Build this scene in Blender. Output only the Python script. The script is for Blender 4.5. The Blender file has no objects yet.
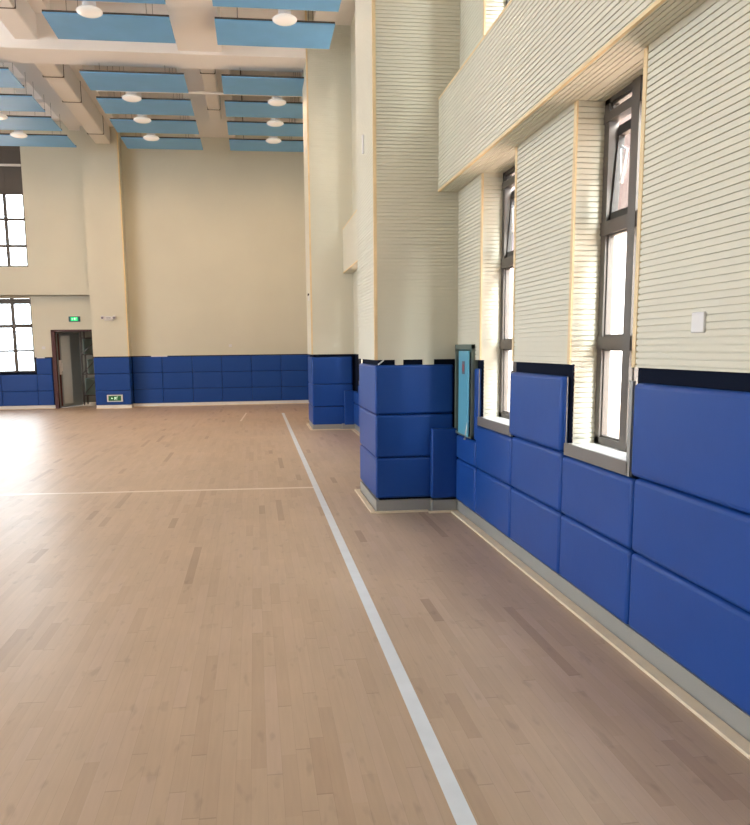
import bpy, bmesh, math, random
from mathutils import Vector, Matrix
random.seed(7)
S = bpy.context.scene
C = S.collection

# ------------------------------------------------------------------ materials
def mat(name, col, rough=0.6, metal=0.0, spec=0.5, coat=0.0, emit=None, estr=0.0, bump=None, var=None):
    m = bpy.data.materials.new(name); m.use_nodes = True
    nt = m.node_tree; b = nt.nodes['Principled BSDF']
    b.inputs['Base Color'].default_value = (*col, 1)
    b.inputs['Roughness'].default_value = rough
    b.inputs['Metallic'].default_value = metal
    b.inputs['Specular IOR Level'].default_value = spec
    b.inputs['Coat Weight'].default_value = coat
    if emit:
        b.inputs['Emission Color'].default_value = (*emit, 1); b.inputs['Emission Strength'].default_value = estr
    if bump or var:
        tc = nt.nodes.new('ShaderNodeTexCoord')
        if bump:
            n = nt.nodes.new('ShaderNodeTexNoise'); n.inputs['Scale'].default_value = bump[0]; n.inputs['Detail'].default_value = 4
            nt.links.new(tc.outputs['Object'], n.inputs['Vector'])
            bp = nt.nodes.new('ShaderNodeBump'); bp.inputs['Strength'].default_value = bump[1]; bp.inputs['Distance'].default_value = 0.01
            nt.links.new(n.outputs['Fac'], bp.inputs['Height']); nt.links.new(bp.outputs['Normal'], b.inputs['Normal'])
        if var:
            n2 = nt.nodes.new('ShaderNodeTexNoise'); n2.inputs['Scale'].default_value = var[0]; n2.inputs['Detail'].default_value = 3
            nt.links.new(tc.outputs['Object'], n2.inputs['Vector'])
            r = nt.nodes.new('ShaderNodeMapRange'); r.inputs[1].default_value = 0.3; r.inputs[2].default_value = 0.7
            r.inputs[3].default_value = 1 - var[1]; r.inputs[4].default_value = 1 + var[1]
            nt.links.new(n2.outputs['Fac'], r.inputs[0])
            mx = nt.nodes.new('ShaderNodeVectorMath'); mx.operation = 'SCALE'; mx.inputs[0].default_value = col
            nt.links.new(r.outputs[0], mx.inputs['Scale']); nt.links.new(mx.outputs[0], b.inputs['Base Color'])
    return m

M = {}
M['clad'] = mat('grooved_cladding', (0.70, 0.69, 0.588), 0.55, var=(0.8, 0.03))
M['wood'] = mat('pale_wood_trim', (0.80, 0.64, 0.38), 0.5, var=(6, 0.06))
M['dark'] = mat('dark_backing', (0.006, 0.010, 0.024), 0.9, spec=0.1)
M['vinyl'] = mat('blue_vinyl', (0.010, 0.064, 0.31), 0.42, spec=0.3, bump=(9, 0.12), var=(1.3, 0.06))
M['alu'] = mat('brushed_aluminium', (0.36, 0.37, 0.36), 0.45, metal=0.35, var=(3, 0.04))
M['strip'] = mat('pale_maple_strip', (0.78, 0.68, 0.52), 0.45, var=(8, 0.06))
M['sill'] = mat('white_stone_sill', (0.75, 0.75, 0.74), 0.4, var=(5, 0.04))
M['frame'] = mat('brown_grey_window_frame', (0.095, 0.082, 0.072), 0.45, metal=0.2)
M['sash'] = mat('dark_brown_window_sash', (0.022, 0.018, 0.016), 0.5)
M['white'] = mat('white_plastic', (0.75, 0.76, 0.78), 0.4)
M['paint'] = mat('white_court_paint', (0.72, 0.78, 0.84), 0.35, var=(7, 0.04))
M['paint2'] = mat('cream_court_paint', (0.74, 0.64, 0.56), 0.35)
M['plaster'] = mat('cream_ceiling_plaster', (0.90, 0.86, 0.82), 0.8, var=(0.6, 0.03))
M['plain'] = mat('plain_cream_wall', (0.62, 0.57, 0.46), 0.7)
M['duct'] = mat('cream_painted_duct', (0.88, 0.84, 0.79), 0.5)
M['flange'] = mat('duct_flange_grey', (0.12, 0.10, 0.08), 0.6)
M['baffle'] = mat('blue_felt_baffle', (0.16, 0.42, 0.74), 0.55, spec=0.5, bump=(60, 0.05), var=(2, 0.05))
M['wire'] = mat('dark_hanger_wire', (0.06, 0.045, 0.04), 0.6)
M['bowl'] = mat('white_acrylic_bowl', (0.85, 0.82, 0.78), 0.25, emit=(1, 0.93, 0.85), estr=0.22)
M['teal'] = mat('teal_cabinet_door', (0.13, 0.43, 0.60), 0.35)
M['tealdark'] = mat('dark_teal_cabinet_frame', (0.02, 0.10, 0.12), 0.4)
M['tealgrey'] = mat('grey_green_cabinet_frame', (0.15, 0.20, 0.18), 0.4)
M['sticker'] = mat('grey_label', (0.16, 0.15, 0.2), 0.5)
M['stickerred'] = mat('reddish_print', (0.35, 0.08, 0.10), 0.5)
M['lobby'] = mat('grey_lobby_wall', (0.16, 0.15, 0.125), 0.8)
M['doorsheen'] = mat('pale_blue_grey_door_sheen', (0.80, 0.88, 0.92), 0.25, metal=0.3)
M['steel'] = mat('door_steel', (0.36, 0.42, 0.45), 0.30, metal=0.6)
M['maroon'] = mat('maroon_door_frame', (0.075, 0.022, 0.025), 0.45)
M['black'] = mat('black_hardware', (0.01, 0.01, 0.01), 0.5)
M['crate'] = mat('grey_green_box', (0.13, 0.18, 0.16), 0.7, var=(5, 0.1))
M['rack'] = mat('brown_rack_metal', (0.07, 0.05, 0.045), 0.6)
M['signgreen'] = mat('green_exit_panel', (0.0, 0.30, 0.10), 0.4, emit=(0.0, 0.75, 0.25), estr=0.9)
M['signdark'] = mat('unlit_green_exit_panel', (0.02, 0.16, 0.06), 0.3)
M['surround'] = mat('grey_window_surround', (0.20, 0.19, 0.185), 0.45, metal=0.3)
M['signwhite'] = mat('white_exit_symbol', (0.8, 0.9, 0.8), 0.4, emit=(0.7, 1, 0.75), estr=1.0)
M['facwhite'] = mat('white_rendered_wall', (0.80, 0.78, 0.76), 0.8)
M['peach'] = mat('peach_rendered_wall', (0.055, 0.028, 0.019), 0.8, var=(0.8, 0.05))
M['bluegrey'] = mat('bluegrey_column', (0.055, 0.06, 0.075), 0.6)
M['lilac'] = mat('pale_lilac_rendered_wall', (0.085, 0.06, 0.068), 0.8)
M['pave'] = mat('pale_paving', (0.85, 0.60, 0.47), 0.8)

def glass(name):
    m = bpy.data.materials.new(name); m.use_nodes = True; nt = m.node_tree
    nt.nodes.remove(nt.nodes['Principled BSDF'])
    out = nt.nodes['Material Output']
    t = nt.nodes.new('ShaderNodeBsdfTransparent'); t.inputs[0].default_value = (0.93, 0.95, 0.95, 1)
    g = nt.nodes.new('ShaderNodeBsdfGlossy'); g.inputs['Roughness'].default_value = 0.03
    lw = nt.nodes.new('ShaderNodeLayerWeight'); lw.inputs[0].default_value = 0.25
    f = nt.nodes.new('ShaderNodeMath'); f.operation = 'MULTIPLY'; f.inputs[1].default_value = 0.28
    nt.links.new(lw.outputs['Facing'], f.inputs[0])
    x = nt.nodes.new('ShaderNodeMixShader')
    nt.links.new(f.outputs[0], x.inputs[0]); nt.links.new(t.outputs[0], x.inputs[1]); nt.links.new(g.outputs[0], x.inputs[2])
    nt.links.new(x.outputs[0], out.inputs['Surface'])
    return m
M['glass'] = glass('clear_window_glass')

def floor_material():
    m = bpy.data.materials.new('maple_plank_floor'); m.use_nodes = True; nt = m.node_tree; L = nt.links
    b = nt.nodes['Principled BSDF']
    tc = nt.nodes.new('ShaderNodeTexCoord'); sp = nt.nodes.new('ShaderNodeSeparateXYZ'); L.new(tc.outputs['Object'], sp.inputs[0])
    def math_(op, a, v=None, c=None):
        n = nt.nodes.new('ShaderNodeMath'); n.operation = op
        for i, q in enumerate((a, v, c)):
            if q is None: continue
            if isinstance(q, (int, float)): n.inputs[i].default_value = q
            else: L.new(q, n.inputs[i])
        return n.outputs[0]
    row = math_('FLOOR', math_('DIVIDE', sp.outputs[0], 0.061))
    w1 = nt.nodes.new('ShaderNodeTexWhiteNoise'); w1.noise_dimensions = '1D'; L.new(row, w1.inputs['W'])
    u = math_('ADD', math_('DIVIDE', sp.outputs[1], 0.62), math_('MULTIPLY', w1.outputs['Value'], 9.0))
    # uneven board lengths
    u2 = math_('ADD', u, math_('MULTIPLY', math_('SINE', math_('MULTIPLY', u, 2.1)), 0.33))
    col = math_('FLOOR', u2)
    cx = nt.nodes.new('ShaderNodeCombineXYZ'); L.new(row, cx.inputs[0]); L.new(col, cx.inputs[1])
    w2 = nt.nodes.new('ShaderNodeTexWhiteNoise'); w2.noise_dimensions = '2D'; L.new(cx.outputs[0], w2.inputs['Vector'])
    ramp = nt.nodes.new('ShaderNodeValToRGB')
    e = ramp.color_ramp.elements
    e[0].position = 0.0; e[0].color = (0.35, 0.245, 0.17, 1)
    e[1].position = 1.0; e[1].color = (0.51, 0.385, 0.29, 1)
    for p, c in ((0.03, (0.45, 0.33, 0.232, 1)), (0.2, (0.48, 0.36, 0.258, 1)), (0.7, (0.505, 0.38, 0.273, 1))):
        q = e.new(p); q.color = c
    L.new(w2.outputs['Value'], ramp.inputs[0])
    mp = nt.nodes.new('ShaderNodeMapping'); mp.inputs['Scale'].default_value = (22, 1.6, 1); L.new(tc.outputs['Object'], mp.inputs[0])
    gr = nt.nodes.new('ShaderNodeTexNoise'); gr.inputs['Scale'].default_value = 2.2; gr.inputs['Detail'].default_value = 5; L.new(mp.outputs[0], gr.inputs['Vector'])
    big = nt.nodes.new('ShaderNodeTexNoise'); big.inputs['Scale'].default_value = 1.1; big.inputs['Detail'].default_value = 3; L.new(tc.outputs['Object'], big.inputs['Vector'])
    g1 = nt.nodes.new('ShaderNodeMapRange'); g1.inputs[1].default_value = 0.3; g1.inputs[2].default_value = 0.7; g1.inputs[3].default_value = 0.955; g1.inputs[4].default_value = 1.035; L.new(gr.outputs['Fac'], g1.inputs[0])
    g2 = nt.nodes.new('ShaderNodeMapRange'); g2.inputs[1].default_value = 0.3; g2.inputs[2].default_value = 0.7; g2.inputs[3].default_value = 0.93; g2.inputs[4].default_value = 1.06; L.new(big.outputs['Fac'], g2.inputs[0])
    # fine dark joints at board ends
    fr = math_('FRACT', u2)
    end = math_('LESS_THAN', fr, 0.012)
    w3 = nt.nodes.new('ShaderNodeTexWhiteNoise'); w3.noise_dimensions = '3D'; L.new(cx.outputs[0], w3.inputs['Vector'])
    pick = math_('GREATER_THAN', w3.outputs['Value'], 0.6)
    joint = math_('SUBTRACT', 1.0, math_('MULTIPLY', math_('MULTIPLY', end, pick), 0.22))
    fx = math_('FRACT', math_('DIVIDE', sp.outputs[0], 0.061))
    seam = math_('SUBTRACT', 1.0, math_('MULTIPLY', math_('LESS_THAN', fx, 0.03), 0.14))
    mp2 = nt.nodes.new('ShaderNodeMapping'); mp2.inputs['Scale'].default_value = (9, 3.2, 1); L.new(tc.outputs['Object'], mp2.inputs[0])
    bl_ = nt.nodes.new('ShaderNodeTexNoise'); bl_.inputs['Scale'].default_value = 1.6; bl_.inputs['Detail'].default_value = 2; L.new(mp2.outputs[0], bl_.inputs['Vector'])
    g3 = nt.nodes.new('ShaderNodeMapRange'); g3.inputs[1].default_value = 0.62; g3.inputs[2].default_value = 0.72; g3.inputs[3].default_value = 1.0; g3.inputs[4].default_value = 0.86; L.new(bl_.outputs['Fac'], g3.inputs[0])
    joint = math_('MULTIPLY', joint, g3.outputs[0])
    k = math_('MULTIPLY', math_('MULTIPLY', g1.outputs[0], g2.outputs[0]), math_('MULTIPLY', joint, seam))
    sc = nt.nodes.new('ShaderNodeVectorMath'); sc.operation = 'SCALE'; L.new(ramp.outputs[0], sc.inputs[0]); L.new(k, sc.inputs['Scale'])
    L.new(sc.outputs[0], b.inputs['Base Color'])
    r = nt.nodes.new('ShaderNodeMapRange'); r.inputs[3].default_value = 0.37; r.inputs[4].default_value = 0.46; L.new(big.outputs['Fac'], r.inputs[0]); L.new(r.outputs[0], b.inputs['Roughness'])
    b.inputs['Specular IOR Level'].default_value = 0.5
    bp = nt.nodes.new('ShaderNodeBump'); bp.inputs['Strength'].default_value = 0.05; bp.inputs['Distance'].default_value = 0.01
    L.new(big.outputs['Fac'], bp.inputs['Height']); L.new(bp.outputs['Normal'], b.inputs['Normal'])
    return m
M['floor'] = floor_material()

# ------------------------------------------------------------------ mesh builder
class MB:
    def __init__(s): s.bm = bmesh.new(); s.mats = []
    def mi(s, m):
        if m is None: m = s.mats[0] if s.mats else 'white'
        if m not in s.mats: s.mats.append(m)
        return s.mats.index(m)
    def face(s, pts, m=None, smooth=False):
        f = s.bm.faces.new([s.bm.verts.new(p) for p in pts]); f.material_index = s.mi(m); f.smooth = smooth; return f
    def box(s, a, b, m=None, bev=0.0, seg=2):
        x0, x1 = sorted((a[0], b[0])); y0, y1 = sorted((a[1], b[1])); z0, z1 = sorted((a[2], b[2]))
        return s.prism([(x0, y0), (x1, y0), (x1, y1), (x0, y1)], z0, z1, m, bev, seg)
    def prism(s, poly, z0, z1, m=None, bev=0.0, seg=2, skip=()):
        k = s.mi(m); n = len(poly)
        lo = [s.bm.verts.new((p[0], p[1], z0)) for p in poly]; hi = [s.bm.verts.new((p[0], p[1], z1)) for p in poly]
        fs = [s.bm.faces.new(lo[::-1]), s.bm.faces.new(hi)]
        for i in range(n):
            j = (i + 1) % n; fs.append(s.bm.faces.new((lo[i], lo[j], hi[j], hi[i])))
        for f in fs: f.material_index = k
        if bev:
            ed = set(e for f in fs for e in f.edges)
            r = bmesh.ops.bevel(s.bm, geom=list(ed), offset=bev, segments=seg, affect='EDGES', profile=0.5)
            for f in r['faces']: f.smooth = True; f.material_index = k
        return lo + hi
    def tube(s, pts, r, m=None, n=8):
        k = s.mi(m); rings = []
        for i, p in enumerate(pts):
            p = Vector(p); d = (Vector(pts[min(i + 1, len(pts) - 1)]) - Vector(pts[max(i - 1, 0)])).normalized()
            a = d.orthogonal().normalized(); b = d.cross(a)
            rings.append([s.bm.verts.new(p + a * r * math.cos(2 * math.pi * j / n) + b * r * math.sin(2 * math.pi * j / n)) for j in range(n)])
        for A, B in zip(rings, rings[1:]):
            for j in range(n):
                f = s.bm.faces.new((A[j], A[(j + 1) % n], B[(j + 1) % n], B[j])); f.material_index = k; f.smooth = True
        for R in (rings[0][::-1], rings[-1]):
            f = s.bm.faces.new(R); f.material_index = k
    def lathe(s, prof, c=(0, 0, 0), m=None, n=28):
        k = s.mi(m); rings = []
        for r, z in prof:
            rings.append([s.bm.verts.new((c[0] + r * math.cos(2 * math.pi * j / n), c[1] + r * math.sin(2 * math.pi * j / n), c[2] + z)) for j in range(n)])
        for A, B in zip(rings, rings[1:]):
            for j in range(n):
                f = s.bm.faces.new((A[j], A[(j + 1) % n], B[(j + 1) % n], B[j])); f.material_index = k; f.smooth = True
        for R in (rings[0][::-1], rings[-1]):
            f = s.bm.faces.new(R); f.material_index = k
    def clad(s, o, u, v, n, lu, v0, v1, m='clad', pitch=0.0329, gw=0.0062, gd=0.0105):
        """grooved board surface: grooves run along u, stacked along v, face looks to n; v measured from o"""
        o, u, v, n = map(Vector, (o, u, v, n)); k = s.mi(m)
        cuts = [(v0, 0)]; g = math.ceil((v0 + gw) / pitch) * pitch
        while g + gw < v1:
            cuts += [(g - gw / 2, 0), (g - gw / 2, 1), (g + gw / 2, 1), (g + gw / 2, 0)]; g += pitch
        cuts.append((v1, 0))
        prev = None; flip = (u.cross(v)).dot(n) < 0
        for t, d in cuts:
            p = o + v * t - n * (gd * d)
            cur = (s.bm.verts.new(p), s.bm.verts.new(p + u * lu))
            if prev:
                q = [prev[0], prev[1], cur[1], cur[0]]
                if flip: q.reverse()
                f = s.bm.faces.new(q); f.material_index = k
            prev = cur
    def build(s, name, parent=None, origin=None, weld=False):
        me = bpy.data.meshes.new(name)
        bmesh.ops.recalc_face_normals(s.bm, faces=[f for f in s.bm.faces]) if not weld else None
        if origin is not None: bmesh.ops.translate(s.bm, verts=s.bm.verts, vec=-Vector(origin))
        s.bm.to_mesh(me); s.bm.free()
        for m in s.mats: me.materials.append(M[m])
        ob = bpy.data.objects.new(name, me); C.objects.link(ob)
        if origin is not None: ob.location = origin
        if parent is not None:
            ob.parent = parent
            if origin is None: ob.matrix_parent_inverse = Matrix.Translation(parent.location).inverted()
            else: ob.location = Vector(origin) - parent.location
        return ob

def struct(ob): ob['kind'] = 'structure'; return ob
def tag(ob, label, cat, group=None):
    ob['label'] = label; ob['category'] = cat
    if group: ob['group'] = group
    return ob
def thing(name, loc, label, cat, group=None):
    o = bpy.data.objects.new(name, None); C.objects.link(o); o.location = loc; o.empty_display_size = 0.1
    return tag(o, label, cat, group)

# ------------------------------------------------------------------ dimensions (metres)
XR = 2.0            # face of right wall cladding
XS = 2.03           # backing face behind the pads
XO = 2.25           # outside face of right wall
YF = 22.8           # far wall
ZC = 8.35           # slab
FASX, FZ0, FZ1 = 1.80, 3.13, 3.98
WZ0 = 1.02
DADO = 1.53
BAY = 7.87
PY = (7.33, 8.5)
WIN = ((1.90, 2.75), (3.80, 4.63), (5.70, 6.56))
UW0, UW1 = 3.98, 7.25
XL = -16.0; YB = -5.0

# ------------------------------------------------------------------ floor, ceiling
b = MB(); b.box((XL - 0.3, YB - 0.3, -0.2), (XO, YF + 3.0, 0.0), 'floor'); struct(b.build('floor'))
b = MB(); b.box((XL - 0.3, YB - 0.3, ZC), (XO, YF + 0.3, ZC + 0.25), 'plaster'); struct(b.build('ceiling'))

# ------------------------------------------------------------------ right wall
def right_bays():
    """y ranges: list of windows and solid piers for the whole wall"""
    w = []
    for k in (0, 1):
        for a, c in WIN: w.append((a + BAY * k, c + BAY * k))
    return w
wins = right_bays()
b = MB()
b.box((XS, YB, 0), (XO, YF, WZ0 - 0.03), 'dark')
edges = [YB] + [q for w in wins for q in w] + [YF]
for i in range(0, len(edges), 2):
    y0, y1 = edges[i], edges[i + 1]
    b.box((XS, y0, WZ0 - 0.03), (XO, y1, DADO), 'dark')
    b.box((XS, y0, DADO), (XO, y1, ZC), 'plain')
    # cladding on this pier, skipping the part buried in pillars
    segs = [(y0, y1)]
    for py0, py1 in (PY, (PY[0] + BAY, PY[1] + BAY)):
        ns = []
        for a, c in segs:
            if c <= py0 or a >= py1: ns.append((a, c))
            else:
                if a < py0: ns.append((a, py0))
                if c > py1: ns.append((py1, c))
        segs = ns
    for a, c in segs:
        b.clad((XR, a, 0), (0, 1, 0), (0, 0, 1), (-1, 0, 0), c - a, DADO, FZ0)
        b.clad((XR, a, 0), (0, 1, 0), (0, 0, 1), (-1, 0, 0), c - a, FZ1, ZC)
        b.face([(XR, a, DADO), (XR, c, DADO), (XS, c, DADO), (XS, a, DADO)], 'clad')
for y0, y1 in wins:
    b.box((XS, y0, FZ0 + 0.012), (XO, y1, UW0 - 0.02), 'plain')
    b.box((XS, y0, UW1), (XO, y1, ZC), 'plain')
    b.clad((XR, y0, 0), (0, 1, 0), (0, 0, 1), (-1, 0, 0), y1 - y0, UW1, ZC)
    for z0, z1 in ((WZ0, FZ0), (UW0, UW1)):
        # clad jambs and soffit of the reveal
        b.clad((XR, y1 - 0.012, 0), (1, 0, 0), (0, 0, 1), (0, -1, 0), 0.2, z0 if z0 > 2 else DADO - 0.001, z1)
        b.clad((XR, y0 + 0.012, 0), (1, 0, 0), (0, 0, 1), (0, 1, 0), 0.2, z0 if z0 > 2 else DADO - 0.001, z1)
        if z0 < 2:
            b.clad((XS + 0.004, y1 - 0.012, 0), (1, 0, 0), (0, 0, 1), (0, -1, 0), 0.17, z0, DADO)
            b.clad((XS + 0.004, y0 + 0.012, 0), (1, 0, 0), (0, 0, 1), (0, 1, 0), 0.17, z0, DADO)
        b.clad((XS if z1 < 4 else XR, y0, z1 if z1 < 4 else z1 - .012), (0, 1, 0), (1, 0, 0), (0, 0, -1), y1 - y0, 0, 0.17)
wall_right = struct(b.build('wall_right', weld=True))

# fascia band (boxed-out beam) between the two window tiers
b = MB()
for y0, y1 in ((YB, PY[0]), (PY[1], PY[0] + BAY), (PY[1] + BAY, YF)):
    b.box((FASX + 0.012, y0, FZ0 + 0.012), (XS, y1, FZ1 - 0.002), 'plain')
    b.clad((FASX, y0, 0), (0, 1, 0), (0, 0, 1), (-1, 0, 0), y1 - y0, FZ0, FZ1)
    b.clad((FASX, y0, FZ0), (0, 1, 0), (1, 0, 0), (0, 0, -1), y1 - y0, 0, XS - FASX)
    b.face([(FASX, y0, FZ1), (FASX, y1, FZ1), (XS, y1, FZ1), (XS, y0, FZ1)], 'clad')
struct(b.build('wall_right_fascia', weld=True))

# pale wood edge trims on the right wall
b = MB(); t = 0.016
for y0, y1 in ((YB, PY[0]), (PY[1], PY[0] + BAY)):
    b.box((FASX - 0.004, y0, FZ0 - 0.004), (FASX + t, y1, FZ0 + t), 'wood')
    b.box((FASX - 0.003, y0, FZ1 - t), (FASX + t, y1, FZ1 + 0.003), 'wood')
for y0, y1 in wins:
    for z0, z1 in ((DADO, FZ0 - 0.002), (UW0, UW1)):
        b.box((XR - 0.004, y1 - 0.014, z0), (XR + 0.008, y1 + 0.024, z1), 'wood')
        b.box((XR - 0.004, y0 - 0.022, z0), (XR + 0.008, y0 + 0.014, z1), 'wood')
struct(b.build('trim_1'))

# windows of the right wall
XF = 2.18
def right_window(idx, y0, y1, z0, z1, upper=False):
    root = bpy.data.objects.new('window_%d' % idx, None); C.objects.link(root); root.location = (XF, (y0 + y1) / 2, z0); struct(root)
    m = MB(); ym = (y0 + y1) / 2
    def bar(ya, yb, za, zb, d=0.0): m.box((XF - d, ya, za), (XF + 0.06, yb, zb), 'frame')
    bar(y0, y0 + 0.055, z0, z1); bar(y1 - 0.075, y1 - 0.008, z0, z1); bar(ym - 0.045, ym + 0.045, z0, z1, 0.012)
    bar(y0, y1, z0, z0 + 0.045); bar(y0, y1, z1 - 0.03, z1)
    if upper: tr = [(z0 + 0.75, z0 + 0.83), (z0 + 1.6, z0 + 1.68), (z0 + 2.5, z0 + 2.58)]
    else: tr = [(1.625, 1.703), (2.325, 2.405), (2.995, 3.05)]
    for a, c in tr: bar(y0, y1, a, c, 0.006)
    # inner sash beads
    for ya, yb in ((y0 + 0.055, ym - 0.045), (ym + 0.045, y1 - 0.075)):
        zs = [z0 + 0.045] + [q for a in tr for q in a] + [z1 - 0.03]
        for k in range(0, len(zs), 2):
            if not upper and k == 4 and ya > ym: continue
            za, zb = zs[k], zs[k + 1]
            for p in ((ya, ya + 0.012, za, zb), (yb - 0.012, yb, za, zb), (ya, yb, za, za + 0.012), (ya, yb, zb - 0.012, zb)):
                if p[3] - p[2] > 0.01: m.box((XF + 0.015, p[0], p[2]), (XF + 0.05, p[1], p[3]), 'frame')
    m.build('window_frame', root)
    g = MB()
    zs = [z0 + 0.045] + [q for a in tr for q in a] + [z1 - 0.03]
    for ya, yb in ((y0 + 0.055, ym - 0.045), (ym + 0.045, y1 - 0.075)):
        for k in range(0, len(zs), 2):
            if not upper and k == 4 and ya > ym: continue
            if zs[k + 1] - zs[k] > 0.03: g.box((XF + 0.03, ya, zs[k]), (XF + 0.036, yb, zs[k + 1]), 'glass')
    g.build('window_pane', root)
    if not upper:
        # bottom-hung ventilator pushed outwards, with its white stay arms
        ya, yb = ym + 0.05, y1 - 0.08; L = 0.56; th = math.radians(4)
        def sp(y, r, off=0.0): return (XF + 0.02 + r * math.sin(th) + off * math.cos(th), y, 2.41 + r * math.cos(th) - off * math.sin(th))
        s = MB()
        def sbar(yA, yB, rA, rB):
            P = [sp(yA, rA), sp(yB, rA), sp(yB, rB), sp(yA, rB)]; Q = [sp(yA, rA, .04), sp(yB, rA, .04), sp(yB, rB, .04), sp(yA, rB, .04)]
            s.face(P, 'sash'); s.face(Q[::-1], 'sash')
            for i in range(4):
                j = (i + 1) % 4; s.face([P[i], Q[i], Q[j], P[j]], 'sash')
        sbar(ya, yb, 0, .045); sbar(ya, yb, L - .06, L); sbar(ya, ya + .02, 0, L); sbar(yb - .014, yb, 0, L)
        sash = s.build('window_sash', root)
        g = MB(); P = [sp(ya, .04, .018), sp(yb, .04, .018), sp(yb, L - .04, .018), sp(ya, L - .04, .018)]
        Q = [sp(ya, .04, .023), sp(yb, .04, .023), sp(yb, L - .04, .023), sp(ya, L - .04, .023)]
        g.face(P, 'glass'); g.face(Q[::-1], 'glass'); g.build('window_pane', root)
        a = MB()
        a.tube([(XF + .05, yb - .07, 2.62), (XF + .05, yb - .13, 2.80), (XF + .05, yb - .05, 2.84)], .009, 'white')
        a.tube([(XF + .05, yb - .05, 2.84), (XF + .05, yb - .07, 2.62)], .005, 'white')
        a.build('stay_arm', root)
        # sill slab and its grey edging profile
        m = MB()
        m.box((XR - 0.001, y0 + 0.002, WZ0 - 0.03), (XF + 0.01, y1 - 0.002, WZ0), 'sill', 0.003)
        m.build('window_sill', root)
        m = MB()
        m.box((XR - 0.018, y0 - 0.012, WZ0 - 0.075), (XR - 0.002, y1 + 0.004, WZ0 + 0.002), 'surround')
        m.box((XR - 0.018, y0 - 0.034, WZ0 - 0.075), (XR + 0.0, y0 + 0.002, DADO - 0.07), 'alu')
        m.box((XR - 0.006, y1 + 0.004, WZ0 - 0.075), (XR + 0.0, y1 + 0.01, DADO - 0.08), 'surround')
        m.build('window_surround', root)
    return root
k = 1
for y0, y1 in wins:
    right_window(k, y0, y1, WZ0, FZ0); k += 1
for y0, y1 in wins:
    right_window(k, y0, y1, UW0, UW1, True); k += 1

# skirting and floor strips
b = MB()
for y0, y1 in ((YB, PY[0]), (PY[1], PY[0] + BAY), (PY[1] + BAY, YF)):
    b.box((1.99, y0, 0), (XS, y1, 0.118), 'alu', 0.002)
struct(b.build('baseboard_right'))
b = MB()
def strip(x0, y0, x1, y1): b.box((x0, y0, 0), (x1, y1, 0.018), 'strip', 0.003)
strip(1.915, YB, 1.985, PY[0] - 0.11); strip(1.915, PY[1] + .06, 1.99, PY[0] + BAY - .11)
for d, px in ((0, 1.17), (BAY, 1.14)):
    y0, y1 = PY[0] + d, PY[1] + d
    strip(px - 0.055, y0 - 0.03, px - 0.005, y1 + 0.05)
    strip(px - 0.005, y0 - 0.055, 1.70, y0 - 0.008)
    strip(1.69, y0 - 0.135, 1.99, y0 - 0.09)
    strip(px - 0.005, y1 + 0.005, 1.99, y1 + 0.05)
struct(b.build('trim_2'))

# ------------------------------------------------------------------ pillars
def pillar(px, y0, y1):
    b = MB()
    b.box((px + 0.045, y0 + 0.045, 0), (XS + 0.01, y1 - 0.01, DADO), 'dark')
    b.box((px + 0.012, y0 + 0.012, DADO), (XS + 0.01, y1 - 0.012, ZC), 'plain')
    b.clad((px, y0, 0), (1, 0, 0), (0, 0, 1), (0, -1, 0), XS - px, DADO, ZC)
    b.clad((px, y0, 0), (0, 1, 0), (0, 0, 1), (-1, 0, 0), y1 - y0, DADO, ZC)
    b.clad((px, y1, 0), (1, 0, 0), (0, 0, 1), (0, 1, 0), XS - px, DADO, ZC)
    b.face([(px, y0, DADO), (XS, y0, DADO), (XS, y1, DADO), (px, y1, DADO)], 'clad')
    b.prism([(px - .004, y0 - .004), (px + .028, y0 - .004), (px + .028, y0 + .008), (px + .008, y0 + .008), (px + .008, y0 + .02), (px - .004, y0 + .02)], DADO, ZC - .001, 'wood')
    b.prism([(px + .006, y0 + .006), (XR - .01, y0 + .006), (XR - .01, y0 + .04), (px + .04, y0 + .04), (px + .04, y1 - .01), (px + .006, y1 - .01)], 0, .122, 'alu')
    b.box((1.735, y0 - 0.080, 0), (1.985, y0 + .005, 0.122), 'alu')
    return struct(b.build('wall_right_pillar', weld=True))
pillar(1.17, *PY); pillar(1.14, PY[0] + BAY, PY[1] + BAY)

# ------------------------------------------------------------------ wall pads
NPAD = []
def pad(a, c, label, group, bev=0.027, rot=None):
    """one upholstered pad: box a..c"""
    b = MB(); b.box(a, c, 'vinyl', bev, 3)
    o = [(a[i] + c[i]) / 2 for i in range(3)]; o[2] = min(a[2], c[2])
    ob = b.build('wall_pad', origin=o)
    NPAD.append(ob)
    return tag(ob, label, 'wall pad', group)
G = 0.004
rows = (('bottom', 0.126, 0.549), ('middle', 0.553, 0.953), ('top', 0.957, 1.452))
px0, px1 = 1.968, XS + .001
def rpads(d, where, grp, near=True):
    cols = [(6.585, 7.24, 'corner column beside the pillar'), (5.625, 6.575, 'column under window by the pillar'), (4.645, 5.615, 'column between the windows'), (3.705, 4.635, 'column under the nearer window')]
    if near: cols += [(2.625, 3.695, 'column at right edge of the picture'), (1.70, 2.615, 'column nearest the camera')]
    for y0, y1, cn in cols:
        win = 'under' in cn or 'nearest' in cn; cab = 'corner' in cn
        for rn, z0, z1 in rows:
            if rn == 'top' and (win or cab): continue
            if rn == 'middle' and win: z1 = 0.938
            if rn == 'middle' and cab: z1 = 0.790
            ya, yb = y0, y1
            if rn == 'top' and 'between' in cn: ya, yb = 4.665, 5.675
            if rn == 'top' and 'right edge' in cn: ya, yb = 2.70, 3.735
            pad((px0, ya + d, z0), (px1, yb + d, z1), 'blue wall pad, %s row, %s, %s' % (rn, cn, where), grp)
rpads(0, 'right wall', 'blue pads on the right wall')
rpads(BAY, 'bay behind near pillar', 'blue pads on the far part of the right wall', near=False)
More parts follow.
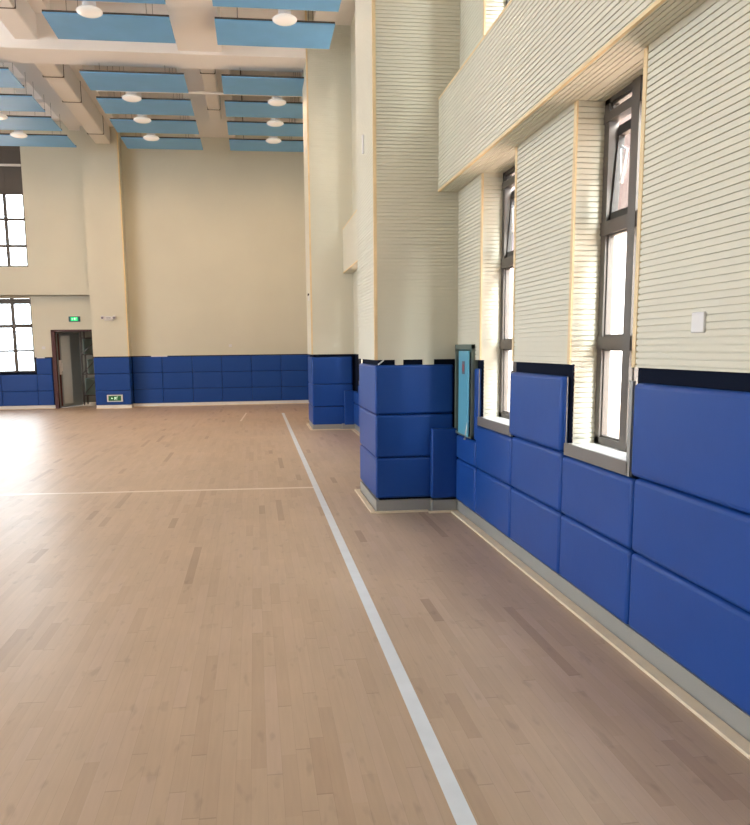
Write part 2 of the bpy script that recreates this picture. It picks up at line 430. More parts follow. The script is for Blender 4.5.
pad((1.985, 6.592, 0.80), (XS, 6.688, 1.452), 'narrow blue wall pad standing between teal cabinet and window', 'blue pads on the right wall', 0.014)

def wrap_pads(px, y0, y1, rws, where, grp, right):
    for rn, z0, z1 in rws:
        b = MB(); t = 0.05
        xr = right if rn == 'top' else right
        b.prism([(px, y0), (xr, y0), (xr, y0 + t), (px + t, y0 + t), (px + t, y1), (px, y1)], z0, z1, 'vinyl', 0.023, 3)
        ob = b.build('wall_pad', origin=((px + xr) / 2, y0, z0)); NPAD.append(ob)
        tag(ob, 'blue corner pad wrapped round the %s pillar, %s row' % (where, rn), 'wall pad', grp)
wrap_pads(1.172, 7.332, 8.49, (('bottom', .142, .553), ('middle', .559, .985), ('top', .991, 1.478)), 'near', 'blue pads round the near pillar', 1.968)
wrap_pads(1.142, 15.202, 16.39, (('bottom', .10, .47), ('middle', .476, .925), ('top', .931, 1.475)), 'far', 'blue pads round the far pillar', 1.965)
pad((1.728, 7.245, 0.142), (1.985, 7.331, 0.845), 'narrow upright blue pad boxed out at foot of near pillar', 'blue boxed out pads', 0.014)
pad((1.785, 15.115, 0.10), (1.985, 15.201, 0.79), 'narrow upright blue pad boxed out at foot of far pillar', 'blue boxed out pads', 0.014)

# ------------------------------------------------------------------ far wall
DX0, DX1, DZ = -5.80, -4.62, 2.27
FW = (-8.25, -6.30)
FFY = 22.6
b = MB()
T = YF + 0.25
PXA, PXB, PYF = -4.57, -3.57, 22.35
def farclad(x0, x1, z0, z1):
    b.clad((x0, YF, 0), (1, 0, 0), (0, 0, 1), (0, -1, 0), x1 - x0, z0, z1)
ZD = 1.49
# body
b.box((DX1, YF + 0.03, 0), (XO, T, ZD), 'dark'); b.box((FW[1], YF + 0.03, 0), (DX0, T, ZD), 'dark')
b.box((XL, YF + 0.03, 0), (FW[1], T, 1.07), 'dark')
b.box((DX1, YF + 0.012, ZD), (XO, T, ZC), 'plain'); b.box((FW[1], YF + 0.012, ZD), (DX0, T, ZC), 'plain'); b.box((DX0, YF + 0.012, DZ), (DX1, T, ZC), 'plain')
b.box((FW[0] , YF + 0.012, 3.17), (FW[1], T, 4.04), 'plain'); b.box((FW[0], YF + 0.012, 7.33), (FW[1], T, ZC), 'plain')
b.box((-10.2, YF + 0.012, 1.07), (FW[0], T, ZC), 'plain')
b.box((XL, YF + 0.012, 1.07), (-12.2, T, ZC), 'plain'); b.box((-12.2, YF + 0.012, 3.17), (-10.2, T, 4.04), 'plain'); b.box((-12.2, YF + 0.012, 7.33), (-10.2, T, ZC), 'plain')
farclad(DX1, XS, ZD, ZC); farclad(FW[1], DX0, ZD, ZC); farclad(DX0, DX1, DZ, ZC); farclad(-10.2, FW[0], 1.07, ZC)
wall_far = struct(b.build('wall_far', weld=True))
b = MB()
b.box((XL, FFY + 0.012, 3.24), (PXA, YF + 0.01, 4.02), 'plain')
b.clad((XL, FFY, 0), (1, 0, 0), (0, 0, 1), (0, -1, 0), PXA - XL, 3.24, 4.02)
b.face([(XL, FFY, 3.24), (PXA, FFY, 3.24), (PXA, YF, 3.24), (XL, YF, 3.24)], 'clad')
struct(b.build('wall_far_fascia', weld=True))
# left pillar on the far wall
b = MB()
b.box((PXA + 0.03, PYF + 0.045, 0), (PXB - 0.03, YF + 0.02, ZD), 'dark')
b.box((PXA + 0.012, PYF + 0.012, ZD), (PXB - 0.012, YF + 0.02, ZC), 'plain')
b.clad((PXA, PYF, 0), (1, 0, 0), (0, 0, 1), (0, -1, 0), PXB - PXA, ZD, ZC)
b.clad((PXB, PYF, 0), (0, 1, 0), (0, 0, 1), (1, 0, 0), YF - PYF, ZD, ZC)
b.clad((PXA, PYF, 0), (0, 1, 0), (0, 0, 1), (-1, 0, 0), YF - PYF, ZD, ZC)
b.face([(PXA, PYF, ZD), (PXB, PYF, ZD), (PXB, YF, ZD), (PXA, YF, ZD)], 'clad')
b.box((PXB - 0.035, PYF - 0.004, ZD), (PXB + 0.004, PYF + 0.035, ZC), 'wood')
b.box((PXA + .01, PYF - 0.006, 0), (PXB - .01, PYF + 0.06, 0.10), 'sill')
b.box((PXB - .06, PYF, 0), (PXB - .004, YF, 0.10), 'sill')
struct(b.build('wall_far_pillar', weld=True))
b = MB()
b.box((PXB, YF - 0.012, 0), (XS, YF + 0.03, 0.10), 'sill', 0.002); b.box((XL, YF - 0.012, 0), (DX0 - 0.01, YF + 0.03, 0.10), 'sill', 0.002)
struct(b.build('baseboard_far'))
b = MB()
b.box((PXB, YF - 0.07, 0), (XS, YF - 0.015, 0.014), 'strip', 0.004); b.box((XL, YF - 0.07, 0), (DX0 - 0.01, YF - 0.015, 0.014), 'strip', 0.004); b.box((PXA, PYF - .06, 0), (PXB, PYF - .01, .014), 'strip', .004)
struct(b.build('trim_3'))

frows = (('bottom', .105, .515), ('middle', .521, .995), ('top', 1.001, 1.462))
fc = [-3.56, -2.71, -1.84, -.98, -.10, .78, 1.60, 2.02]
cn = ['first', 'second', 'third', 'fourth', 'fifth', 'sixth', 'seventh']
for i in range(7):
    for rn, z0, z1 in frows:
        pad((fc[i] + .003, YF - 0.03, z0), (fc[i + 1] - .003, YF + 0.028, z1), 'blue far wall pad, %s row, %s column right of the cream pillar' % (rn, cn[i]), 'blue pads on the far wall', 0.016)
for rn, z0, z1 in frows:
    pad((PXA + .003, PYF - 0.005, z0), (PXB - .003, PYF + 0.05, z1), 'blue pad on the cream pillar by the door, %s row' % rn, 'blue pads on the pillar by the door', 0.016)
    pad((PXB - .05, PYF + 0.052, z0), (PXB - 0.004, YF - 0.031, z1), 'narrow blue pad on the right side of the door pillar, %s row' % rn, 'blue pads on the side of the door pillar', 0.014)
    pad((-6.255, YF - 0.03, z0), (DX0 - .03, YF + 0.028, z1), 'blue pad between left window and open door, %s row' % rn, 'blue pads left of the door', 0.016)
for rn, z0, z1 in frows[:2]:
    pad((-7.25, YF - 0.03, z0), (-6.26, YF + 0.028, z1), 'blue pad below the lower left window, %s row, next to the door pads' % rn, 'blue pads below the left window', 0.016)
    pad((-8.25, YF - 0.03, z0), (-7.256, YF + 0.028, z1), 'blue pad below the lower left window, %s row, at the left picture edge' % rn, 'blue pads below the left window', 0.016)

# far windows
def far_window(idx, x0, x1, z0, z1, hz, dark_from=None):
    root = bpy.data.objects.new('window_%d' % idx, None); C.objects.link(root); root.location = ((x0 + x1) / 2, YF, z0); struct(root)
    m = MB(); ya, yb = YF + 0.05, YF + 0.11
    nx = 4; w = (x1 - x0) / nx
    for i in range(nx + 1):
        x = x0 + i * w if i < nx + 1 else x1
        x = x1 - (nx - i) * 0.53 if x1 - (nx - i) * 0.53 > x0 else x0 + .03
        hw = 0.045
        m.box((x - hw, ya, z0), (min(x + hw, x1), yb, z1), 'frame')
    for z, h in hz: m.box((x0, ya - .004, z - h / 2), (x1, yb, z + h / 2), 'frame')
    m.build('window_frame', root)
    g = MB(); top = dark_from or z1
    g.box((x0, YF + 0.075, z0), (x1, YF + 0.081, top), 'glass'); g.build('window_pane', root)
    if dark_from:
        g = MB(); g.box((x0, YF + 0.06, dark_from), (x1, YF + 0.12, z1), 'frame')
        g.box((x0, YF + 0.03, 6.78), (x1 - .02, YF + 0.06, 6.84), 'sill'); d = g.build('dark_infill_panel', root)
    return root
far_window(13, FW[0], FW[1], 1.07, 3.17, [(1.09, .05), (1.68, .065), (2.38, .10), (3.08, .15)])
far_window(14, FW[0], FW[1], 4.04, 7.33, [(4.06, .04), (4.62, .075), (5.35, .075), (6.06, .08), (7.25, .06)], 6.10)
far_window(15, -12.2, -10.2, 1.07, 3.17, [(1.09, .05), (1.68, .065), (2.38, .10), (3.08, .15)])
far_window(16, -12.2, -10.2, 4.04, 7.33, [(4.06, .04), (4.62, .075), (5.35, .075), (6.06, .08)], 6.10)
# open ventilator sash in the lower far window
root = bpy.data.objects['window_13']
s = MB(); x0, x1 = -6.80, -6.34
for a, c in (((x0, 2.44), (x1, 2.44)), ((x0, 2.98), (x1, 2.98)), ((x0, 2.44), (x0 + .06, 2.98)), ((x1, 2.44), (x1, 2.98))):
    s.tube([(a[0], YF + .2, a[1]), (c[0], YF + .2, c[1])], .012, 'frame')
s.build('window_sash', root)

# ------------------------------------------------------------------ door in the far wall
droot = bpy.data.objects.new('door_1', None); C.objects.link(droot); droot.location = ((DX0 + DX1) / 2, YF, 0); struct(droot)
m = MB()
m.box((DX0, YF - 0.03, 0), (DX0 + .10, YF + .25, DZ), 'maroon', .004); m.box((DX1 - .04, YF - 0.01, 0), (DX1, YF + .25, DZ), 'maroon', .004)
m.box((DX0, YF - 0.03, DZ - .05), (DX1, YF + .25, DZ), 'maroon', .004); m.build('door_frame', droot)
m = MB(); a = math.radians(57); hx, hy = DX0 + .11, YF + .10; W = .88
def lp(r, t): return (hx + r * math.cos(a) - t * math.sin(a), hy + r * math.sin(a) + t * math.cos(a))
m.prism([lp(0, 0), lp(W, 0), lp(W, .05), lp(0, .05)], .02, DZ - .07, 'steel', .004)
leaf = m.build('door_leaf', droot)
m = MB(); m.prism([lp(.16, -.006), lp(.50, -.006), lp(.50, 0), lp(.16, 0)], .12, DZ - .16, 'doorsheen', .002); m.build('sheen_panel', leaf)  # bright sheen of the leaf, put into the colour of an added panel
m = MB(); m.prism([lp(.04, -.018), lp(.13, -.018), lp(.13, 0), lp(.04, 0)], .98, 1.40, 'white', .004)
m.tube([(*lp(.09, -.02), 1.08), (*lp(.09, -.07), 1.08), (*lp(.09, -.07), 1.32), (*lp(.09, -.02), 1.32)], .012, 'white'); m.build('door_handle', leaf)
m = MB(); m.prism([lp(.03, -.004), lp(.10, -.004), lp(.10, 0), lp(.03, 0)], .06, DZ - .1, 'maroon'); m.build('edge_strip', leaf)
# lobby behind the door; unseen side wall gap added to light the leaf
b = MB()
b.box((DX0 - .35, YF + 2.6, -.02), (DX1 + 1.2, YF + 2.7, 3.0), 'lobby'); b.box((DX0 - .45, YF + .25, -.02), (DX0 - .35, YF + .6, 3.0), 'lobby'); b.box((DX0 - .45, YF + .6, -.02), (DX0 - .35, YF + 2.7, .9), 'lobby'); b.box((DX0 - .45, YF + .6, 2.15), (DX0 - .35, YF + 2.7, 3.0), 'lobby')
b.box((DX1 + 1.2, YF + .25, -.02), (DX1 + 1.3, YF + 2.7, 3.0), 'lobby'); b.box((DX0 - .45, YF + .25, 3.0), (DX1 + 1.3, YF + 2.7, 3.1), 'lobby')
struct(b.build('wall_lobby'))
# storage rack seen through the door
rk = thing('storage_rack', (-4.75, YF + 1.45, 0), 'dark metal rack with crossed braces standing in the room behind the open door', 'rack')
for x in (-5.25, -4.15):
    for y in (YF + 1.2, YF + 1.7):
        m = MB(); m.box((x - .02, y - .02, 0), (x + .02, y + .02, 2.25), 'rack'); m.build('post', rk)
for z in (.30, .95, 1.55, 2.05):
    m = MB(); m.box((-5.25, YF + 1.2, z - .02), (-4.15, YF + 1.7, z + .01), 'rack'); m.build('shelf', rk)
for z0, z1 in ((.31, .94), (.96, 1.54), (1.56, 2.04)):
    m = MB(); m.tube([(-5.25, YF + 1.17, z0), (-4.7, YF + 1.17, z1), (-4.15, YF + 1.17, z0)], .014, 'rack'); m.build('brace', rk)
for i, (z, n) in enumerate(((.31, 'lowest'), (.96, 'middle'), (1.56, 'upper'))):
    m = MB(); x0, x1, h = (-5.2, -4.25, .48) if i != 1 else (-5.1, -4.3, .42)
    m.box((x0, YF + 1.24, z), (x1, YF + 1.66, z + h), 'crate', .015); ob = m.build('storage_box', origin=((x0 + x1) / 2, YF + 1.45, z))
    lid = MB(); lid.box((x0 - .01, YF + 1.23, z + h), (x1 + .01, YF + 1.67, z + h + .025), 'crate', .006); l = lid.build('lid', ob); l.matrix_parent_inverse = Matrix.Translation(-Vector(ob.location))
    tag(ob, 'grey green storage box on the %s shelf of the rack behind the door' % n, 'box', 'boxes on the storage rack')

# ------------------------------------------------------------------ exit signs, lights on the far wall
def exit_symbols(root, yf, cx, cz, w, h):
    m = MB(); u = h
    def q(pts): m.face([(cx + x * u, yf, cz + z * u) for x, z in pts], 'signwhite')
    # running figure
    m.face([(cx - .1 * u + .09 * u * math.cos(t * math.pi / 4), yf, cz + .3 * u + .09 * u * math.sin(t * math.pi / 4)) for t in range(8)], 'signwhite')
    q([(-.22, .18), (-.05, .2), (-.02, -.05), (-.16, -.06)])
    q([(-.16, -.04), (-.02, -.04), (.12, -.22), (.05, -.28)]); q([(-.16, -.04), (-.06, -.06), (-.22, -.36), (-.32, -.34)])
    q([(-.08, .18), (-.05, .1), (.14, .05), (.14, .12)]); q([(-.22, .18), (-.2, .08), (-.38, -.02), (-.4, .05)])
    # door frame of the pictogram and arrow
    q([(.24, .36), (.32, .36), (.32, -.36), (.24, -.36)]); q([(.24, .36), (.24, .28), (.5, .28), (.5, .36)])
    m.build('pictogram', root)
    m = MB()
    q = lambda pts: m.face([(cx + x * u, yf, cz + z * u) for x, z in pts], 'signwhite')
    q([(-.95, .06), (-.95, -.06), (-.62, -.06), (-.62, .06)]); q([(-.98, 0), (-.8, .2), (-.72, .2), (-.88, 0), (-.72, -.2), (-.8, -.2)])
    m.build('arrow', root)
def exit_sign(cx, cz, w, h, yf, case, label):
    r = thing('exit_sign', (cx, yf, cz - h / 2), label, 'exit sign')
    m = MB(); m.box((cx - w / 2, yf - .03, cz - h / 2), (cx + w / 2, yf + .0, cz + h / 2), case, .006); m.build('case', r)
    m = MB(); pw = w * (.62 if case == 'tealdark' else .80); m.box((cx - pw / 2, yf - .036, cz - h * .36), (cx + pw / 2, yf - .028, cz + h * .36), 'signgreen' if case == 'tealdark' else 'signdark'); m.build('panel', r)
    exit_symbols(r, yf - .038, cx + .05 * w, cz, w, h * .62)
    return r
exit_sign(-5.12, 2.57, .32, .15, YF, 'tealdark', 'green lit exit sign mounted above the open door')
exit_sign(-4.03, .295, .44, .20, PYF - .006, 'white', 'white framed exit indicator low on the blue pads of the door pillar')
r = thing('emergency_light', (-4.08, PYF, 2.5), 'white twin headed emergency light on the pillar right of the door', 'emergency light')
m = MB(); m.box((-4.20, PYF - .05, 2.50), (-3.96, PYF, 2.62), 'white', .01); m.build('case', r)
for x in (-4.24, -3.92):
    m = MB(); m.tube([(x, PYF - .02, 2.60), (x, PYF - .11, 2.58)], .05, 'white', 14); m.tube([(x, PYF - .111, 2.58), (x, PYF - .115, 2.58)], .034, 'sticker', 14); m.build('lamp_head', r)
for z in (2.55, 2.585):
    m = MB(); m.box((-4.14, PYF - .054, z - .007), (-4.02, PYF - .048, z + .007), 'sticker'); m.build('indicator_strip', r)

# small wall plates
def plate(lo, hi, label, cutcol='sticker'):
    m = MB(); m.box(lo, hi, 'white', .004)
    o = ((lo[0] + hi[0]) / 2, (lo[1] + hi[1]) / 2, min(lo[2], hi[2]))
    return tag(m.build('wall_plate', origin=o), label, 'socket plate')
p = plate((XR - .012, 3.165, 1.700), (XR + .002, 3.262, 1.792), 'white blank square plate on the grooved wall right of the near window')
plate((-.75, YF - .012, 1.72), (-.66, YF, 1.80), 'small white plate on the far wall above the blue pads')
plate((-6.08, YF - .012, 1.72), (-5.98, YF, 1.80), 'small white plate between the left window and the open door')
m = MB(); m.prism([(1.155, 7.93), (1.172, 7.93), (1.172, 7.99), (1.155, 7.99)], 3.62, 3.80, 'white', .004)
tag(m.build('wall_plate', origin=(1.163, 7.96, 3.62)), 'small white tab high on the left side of the near pillar', 'socket plate')
m = MB(); m.box((1.12, 15.55, 2.62), (1.142, 15.66, 2.72), 'white', .004); m.box((1.112, 15.58, 2.71), (1.142, 15.63, 2.76), 'black', .004)
tag(m.build('wall_plate', origin=(1.13, 15.6, 2.62)), 'small white and black fitting on the left side of far pillar', 'socket plate')
# pale spacer offcuts left in the dark gap above the near pillar's pads
for (xa, xb, lean, txt) in ((1.375, 1.455, .0, 'left'), (1.655, 1.765, .0, 'right')):
    m = MB(); m.prism([(xa, 7.333), (xb, 7.333), (xb, 7.37), (xa, 7.37)], 1.478, DADO + .002, 'clad', .003)
    tag(m.build('spacer_block', origin=((xa + xb) / 2, 7.35, 1.478)), 'pale offcut block, %s one of two in the gap above near pillar pads' % txt, 'offcut', 'pale offcuts above the pillar pads')
m = MB(); m.tube([(1.205, 7.345, 1.484), (1.262, 7.345, 1.528)], .008, 'white', 6)
tag(m.build('loose_strip', origin=(1.235, 7.345, 1.478)), 'thin slanting white strip in the gap at the near pillar corner', 'strip')
for i, (xa, xb) in enumerate(((-3.02, -2.55),)):
    m = MB(); m.box((xa, YF - .008, 1.463), (xb, YF + .01, 1.492), 'white', .002)
    tag(m.build('loose_strip', origin=((xa + xb) / 2, YF, 1.463)), 'white strip in the gap above the far wall pads', 'strip')
m = MB(); m.box((-6.24, YF - .008, 1.463), (-6.02, YF + .01, 1.495), 'white', .002)
tag(m.build('loose_strip', origin=(-6.1, YF, 1.463)), 'short white strip above the pads beside the left window', 'strip')

# ------------------------------------------------------------------ teal hydrant cabinet
cy0, cy1, cz0, cz1 = 6.715, 7.285, .80, 1.67
cab = thing('hydrant_cabinet', (XR, (cy0 + cy1) / 2, cz0), 'teal metal hose cabinet with ajar door in corner beside near pillar', 'cabinet')
m = MB(); X0 = XR - .035
m.box((X0, cy0, cz0), (XS + .001, cy0 + .03, cz1), 'tealgrey', .003); m.box((X0, cy1 - .03, cz0), (XS + .001, cy1, cz1), 'tealgrey', .003)
m.box((X0, cy0, cz1 - .045), (XS + .001, cy1, cz1), 'tealgrey', .003); m.box((X0, cy0, cz0), (XS + .001, cy1, cz0 + .03), 'tealgrey', .003)
m.build('cabinet_frame', cab)
m = MB(); m.box((XR - .004, cy0 + .03, cz0 + .03), (XS + .001, cy1 - .03, cz1 - .045), 'tealdark'); m.build('cabinet_back', cab)
m = MB(); a2 = math.radians(3.0); y2 = cy1 - .165
def dp(r, t): return (X0 + .008 - r * math.sin(a2) - t, y2 - r * math.cos(a2))
P = [dp(0, 0), dp(.40, 0), dp(.40, .016), dp(0, .016)]
v = m.prism(P, cz0 + .02, cz1 - .06, 'teal', .004)
door = m.build('door', cab)
m = MB(); P = [dp(.16, .0165), dp(.27, .0165), dp(.27, .019), dp(.16, .019)]; m.prism(P, 1.395, 1.515, 'sticker'); 
P = [dp(.18, .019), dp(.25, .019), dp(.25, .020), dp(.18, .020)]; m.prism(P, 1.42, 1.485, 'stickerred'); lab = m.build('sticker', door); lab['label'] = 'grey sticker with reddish print'
m = MB(); m.box((X0 - .004, cy1 - .155, cz1 - .16), (X0 + .006, cy1 - .13, cz1 - .11), 'black'); m.build('hinge', cab)
m = MB(); m.tube([(XR - .050, cy0 + .03, .97), (XR - .058, cy0 + .045, .89), (XR - .055, cy0 + .09, .83), (XR - .052, cy0 + .14, .785)], .012, 'white', 8)
sp_ = m.build('loose_strip', cab); sp_['label'] = 'white curled strip hanging out under the door'

# ------------------------------------------------------------------ ceiling beams
b = MB()
b.box((XL, 15.25, 7.15), (XR, 16.0, ZC), 'plaster'); struct(b.build('ceiling_beam'))
b = MB(); b.box((XL, 7.40, 7.15), (XR, 8.1, ZC), 'plaster'); struct(b.build('ceiling_beam'))
b = MB(); b.box((-4.95, YB, 7.76), (-3.52, YF, ZC), 'plaster'); struct(b.build('ceiling_beam'))
b = MB(); b.box((-1.25, YB, 7.2), (-0.45, 15.25, ZC), 'plaster'); struct(b.build('ceiling_beam'))
b = MB(); b.box((-1.50, 15.45, 7.66), (-0.36, YF, ZC), 'plaster'); struct(b.build('ceiling_beam'))
b = MB(); b.box((1.30, 8.1, 7.75), (XR, YF, ZC), 'plaster'); struct(b.build('ceiling_beam'))
for y in (14.4, 17.9, 19.4, 20.9, 22.5, 12.9, 11.4):
    b = MB(); b.box((XL, y - .12, 7.95), (XR, y + .12, ZC), 'plaster'); struct(b.build('ceiling_beam'))

# ventilation ducts with flange joints
def duct(x0, x1, z0, z1, y0, y1, joints, label):
    r = thing('ventilation_duct', ((x0 + x1) / 2, (y0 + y1) / 2, z1), label, 'duct')
    m = MB(); m.box((x0, y0, z0), (x1, y1, z1), 'duct', .03, 3); m.build('duct_body', r)
    for y in joints:
        m = MB(); m.box((x0 - .012, y - .014, z0 - .012), (x1 + .012, y + .014, z1), 'flange', .012, 2); m.build('flange', r)
    return r
duct(-4.18, -3.77, 7.30, 7.76, YB + .1, PYF, (13.95, 15.56, 17.17, 18.78, 21.37), 'wide cream air duct with dark joints running to pillar beside the door')
duct(-.94, -.645, 7.33, 7.66, 15.9, 20.0, (16.76, 19.16), 'narrow cream air duct hanging between two columns of blue baffles')
m = MB(); m.tube([(-3.1, 17.0, 7.02), (1.6, 17.0, 7.02)], .028, 'duct'); m.tube([(-2.9, 17.0, 7.02), (-2.9, 17.0, ZC)], .005, 'duct'); m.tube([(1.4, 17.0, 7.02), (1.4, 17.0, ZC)], .005, 'duct')
tag(m.build('ceiling_conduit', origin=(-1.2, 17.0, 7.02)), 'thin cream pipe crossing below the ceiling in front of the narrow duct', 'pipe')

# ------------------------------------------------------------------ baffles and lights
def copy_tree(o, loc):
    r = o.copy(); C.objects.link(r); r.location = loc
    for ch in o.children:
        c = ch.copy(); C.objects.link(c); c.parent = r
        c.matrix_parent_inverse = ch.matrix_parent_inverse.copy()
        for g in ch.children:
            d = g.copy(); C.objects.link(d); d.parent = c; d.matrix_parent_inverse = g.matrix_parent_inverse.copy()
    return r
proto = thing('ceiling_baffle', (0, 0, 6.95), '', 'ceiling baffle', 'blue acoustic baffles under the ceiling')
m = MB(); m.box((-.985, -.51, 6.95), (.985, .51, 6.968), 'baffle')
bp_ = m.build('felt_panel', proto)
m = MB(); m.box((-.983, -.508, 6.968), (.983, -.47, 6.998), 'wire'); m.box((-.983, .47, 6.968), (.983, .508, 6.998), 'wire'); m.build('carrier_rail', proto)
for sx in (-.62, .62):
    for sy in (-.45, .45):
        m = MB(); m.tube([(sx, sy, 7.02), (sx, sy, ZC - .001)], .0035, 'wire', 6); m.build('hanger_wire', proto)
brows = [(12.21, 'nearest visible row'), (13.72, 'second row from the front'), (16.31, 'first row behind the big crossbeam'), (17.86, 'second row behind the big crossbeam'), (19.36, 'third row behind the big crossbeam'), (20.86, 'row nearest the far wall')]
bcols = [(-2.19, 'middle column'), (.50, 'right column'), (-5.46, 'left column beyond the wide duct')]
first = True
for bx, ct in bcols:
    for by, rt in brows:
        if bx < -5 and by < 16: continue
        o = proto if first else copy_tree(proto, (bx, by, 6.95))
        o.location = (bx, by, 6.95); first = False
        o['label'] = 'blue felt ceiling baffle, %s, %s' % (ct, rt)
lp0 = thing('ceiling_light', (0, 0, 6.84), '', 'ceiling light', 'round white ceiling lights')
m = MB(); m.lathe([(.02, 6.85), (.10, 6.855), (.165, 6.868), (.198, 6.89), (.20, 6.905), (.17, 6.93), (.11, 6.95)], (0, 0, 0), 'bowl'); m.build('bowl', lp0)
m = MB(); m.lathe([(.105, 6.95), (.10, 7.05), (.06, 7.10), (.05, 7.2)], (0, 0, 0), 'white'); m.build('lamp_housing', lp0)
m = MB(); m.tube([(0, 0, 7.2), (0, 0, ZC - .001)], .012, 'duct'); m.build('suspension_rod', lp0)
for ch in lp0.children: ch.matrix_parent_inverse = Matrix.Translation((0, 0, -6.84))
lrows = [(12.97, 'in the nearest visible gap'), (17.08, 'in first gap behind the big crossbeam'), (18.61, 'in second gap behind the big crossbeam'), (20.11, 'in the gap nearest the far wall')]
first = True
for lx, ct in ((-2.40, 'middle column'), (.64, 'right column'), (-5.56, 'left column')):
    for ly, rt in lrows:
        if lx < -5 and ly < 18: continue
        o = lp0 if first else copy_tree(lp0, (lx, ly, 6.84))
        o.location = (lx, ly, 6.84); first = False
        o['label'] = 'round white ceiling light, %s of baffles, %s' % (ct, rt)

for lx in (-2.40, .64, -5.56):
    for ly, rt in lrows:
        l = bpy.data.lights.new('lamp_light', 'AREA'); l.shape = 'DISK'; l.size = .36; l.energy = 30; l.color = (1, .66, .40)
        o = bpy.data.objects.new('lamp_light', l); C.objects.link(o); o.location = (lx, ly, 6.78)
# ------------------------------------------------------------------ court lines
def line(poly, mname, label):
    m = MB(); m.prism(poly, 0.0, 0.0015, mname); xs = [p[0] for p in poly]; ys = [p[1] for p in poly]
    return tag(m.build('court_line', origin=(sum(xs) / len(xs), sum(ys) / len(ys), 0)), label, 'court line')
line([(.652, YB + 1), (.722, YB + 1), (.722, 19.5), (.652, 19.5)], 'paint', 'long white sideline painted along the wood floor beside the right wall')
line([(-12, 9.60), (-12, 9.53), (.652, 8.80), (.652, 8.87)], 'paint2', 'thin pale crossline meeting the white sideline at right angles')
line([(-.385, 17.5), (-.345, 17.5), (-.235, 19.8), (-.275, 19.8)], 'paint2', 'short faint pale line on the floor near the far wall')

# ------------------------------------------------------------------ unseen sides of the hall (for light and reflections)
b = MB()
LW = [(-1.0, 1.0), (4.0, 6.0), (9.0, 11.5)]
ed = [YB] + [q for w in LW for q in w] + [YF]
for i in range(0, len(ed), 2): b.box((XL - .25, ed[i], 0), (XL, ed[i + 1], ZC), 'plain')
for y0, y1 in LW: b.box((XL - .25, y0, 0), (XL, y1, 1.2), 'plain'); b.box((XL - .25, y0, 7.2), (XL, y1, ZC), 'plain')
struct(b.build('wall_left'))
b = MB()
BW = []
ed = [XL] + [q for w in BW for q in w] + [XO]
for i in range(0, len(ed), 2): b.box((ed[i], YB - .25, 0), (ed[i + 1], YB, ZC), 'plain')
for x0, x1 in BW: b.box((x0, YB - .25, 0), (x1, YB, 1.5), 'plain'); b.box((x0, YB - .25, 7.0), (x1, YB, ZC), 'plain')
struct(b.build('wall_back'))

# ------------------------------------------------------------------ outside
bl = thing('apartment_building', (18, 12, -1), 'peach rendered building with white ground floor seen through the right windows', 'building')
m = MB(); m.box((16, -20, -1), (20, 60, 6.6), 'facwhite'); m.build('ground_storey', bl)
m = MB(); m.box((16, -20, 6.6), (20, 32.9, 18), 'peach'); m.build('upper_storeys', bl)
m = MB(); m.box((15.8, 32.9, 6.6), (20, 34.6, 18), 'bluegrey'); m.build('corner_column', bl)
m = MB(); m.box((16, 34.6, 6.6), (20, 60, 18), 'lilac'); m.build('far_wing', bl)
for y in (2, 8, 14, 20, 26):
    m = MB(); m.box((15.9, y, 9.4), (16, y + 1.5, 11.4), 'bluegrey'); m.build('window', bl)
b = MB(); b.box((XO + .01, -40, -.5), (60, 80, -.3), 'pave'); b.box((-60, YF + 3.1, -1.2), (XO, 60, -1.0), 'pave'); struct(b.build('ground'))

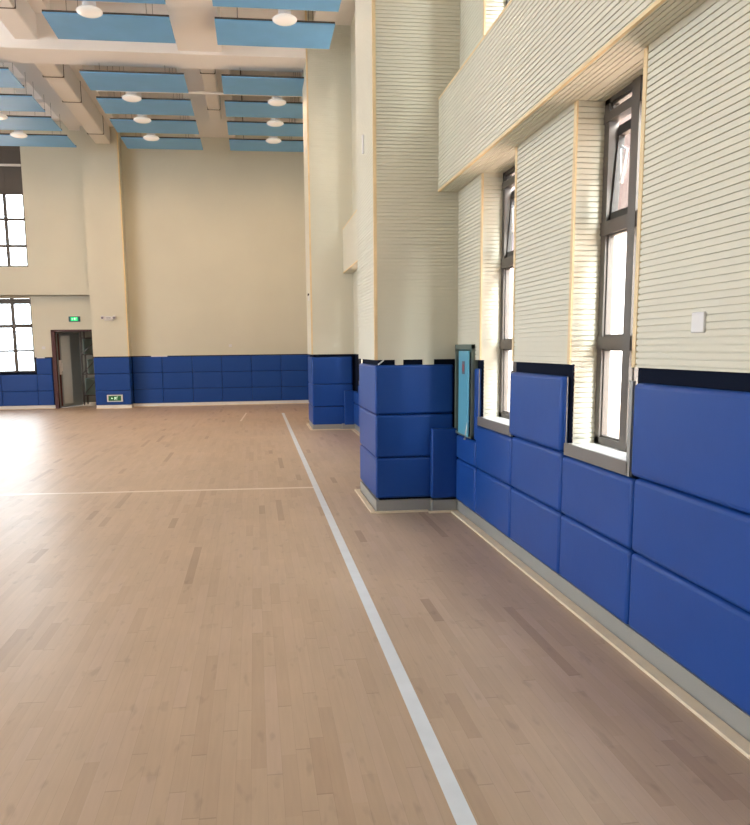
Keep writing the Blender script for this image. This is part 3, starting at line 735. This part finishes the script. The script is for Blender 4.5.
# ------------------------------------------------------------------ world and daylight portals
w = bpy.data.worlds.new('sky'); S.world = w; w.use_nodes = True
bg = w.node_tree.nodes['Background']; bg.inputs[0].default_value = (0.86, 0.93, 1.0, 1); bg.inputs[1].default_value = 16.0
def portal(loc, rot, sx, sy):
    l = bpy.data.lights.new('daylight_portal', 'AREA'); l.shape = 'RECTANGLE'; l.size = sx; l.size_y = sy; l.cycles.is_portal = True
    o = bpy.data.objects.new('daylight_portal', l); C.objects.link(o); o.location = loc; o.rotation_euler = rot; return o
H = math.pi / 2
for y0, y1 in wins:
    for z0, z1 in ((WZ0, FZ0), (UW0, UW1)):
        portal((XO + .02, (y0 + y1) / 2, (z0 + z1) / 2), (0, H, 0), z1 - z0, y1 - y0)   # faces -x
for x0, x1 in ((FW[0], FW[1]), (-12.2, -10.2)):
    for z0, z1 in ((1.07, 3.17), (4.04, 6.1)):
        portal(((x0 + x1) / 2, T + .02, (z0 + z1) / 2), (-H, 0, 0), x1 - x0, z1 - z0)
for y0, y1 in LW: portal((XL - .28, (y0 + y1) / 2, 4.2), (0, -H, 0), 6.0, y1 - y0)
for x0, x1 in BW: portal(((x0 + x1) / 2, YB - .28, 4.25), (H, 0, 0), x1 - x0, 5.5)

sl = bpy.data.lights.new('hazy_sun', 'SUN'); sl.energy = 22; sl.angle = math.radians(40); sl.color = (1, .95, .86)
so = bpy.data.objects.new('hazy_sun', sl); C.objects.link(so)
so.rotation_euler = Vector((-.20, 1.0, -.55)).to_track_quat('-Z', 'Y').to_euler()

# ------------------------------------------------------------------ camera
f, cx, cy, yaw, pit, roll = 750, 350.56, 454.17, .1247, .1406, -.0119
F = Vector((math.sin(yaw) * math.cos(pit), math.cos(yaw) * math.cos(pit), -math.sin(pit)))
R = Vector((math.cos(yaw), -math.sin(yaw), 0)); U = R.cross(F)
R2 = R * math.cos(roll) + U * math.sin(roll); U2 = -R * math.sin(roll) + U * math.cos(roll)
cd = bpy.data.cameras.new('camera'); co = bpy.data.objects.new('camera', cd); C.objects.link(co)
mm = Matrix((R2, U2, -F)).transposed().to_4x4(); mm.translation = (0, 0, 1.65); co.matrix_world = mm
cd.sensor_fit = 'HORIZONTAL'; cd.sensor_width = 36; cd.lens = 36 * f / 750
cd.shift_x = (375 - cx) / 750; cd.shift_y = (cy - 412.5) / 750
cd.clip_start = 0.05; cd.clip_end = 200
S.camera = co

S.view_settings.view_transform = 'Standard'; S.view_settings.look = 'None'; S.view_settings.gamma = 1
S.view_settings.exposure = 0.0; S.view_settings.use_curve_mapping = False
S.cycles.use_denoising = True
S.cycles.max_bounces = 10; S.cycles.diffuse_bounces = 6; S.cycles.transparent_max_bounces = 12
S.cycles.caustics_reflective = False; S.cycles.caustics_refractive = False
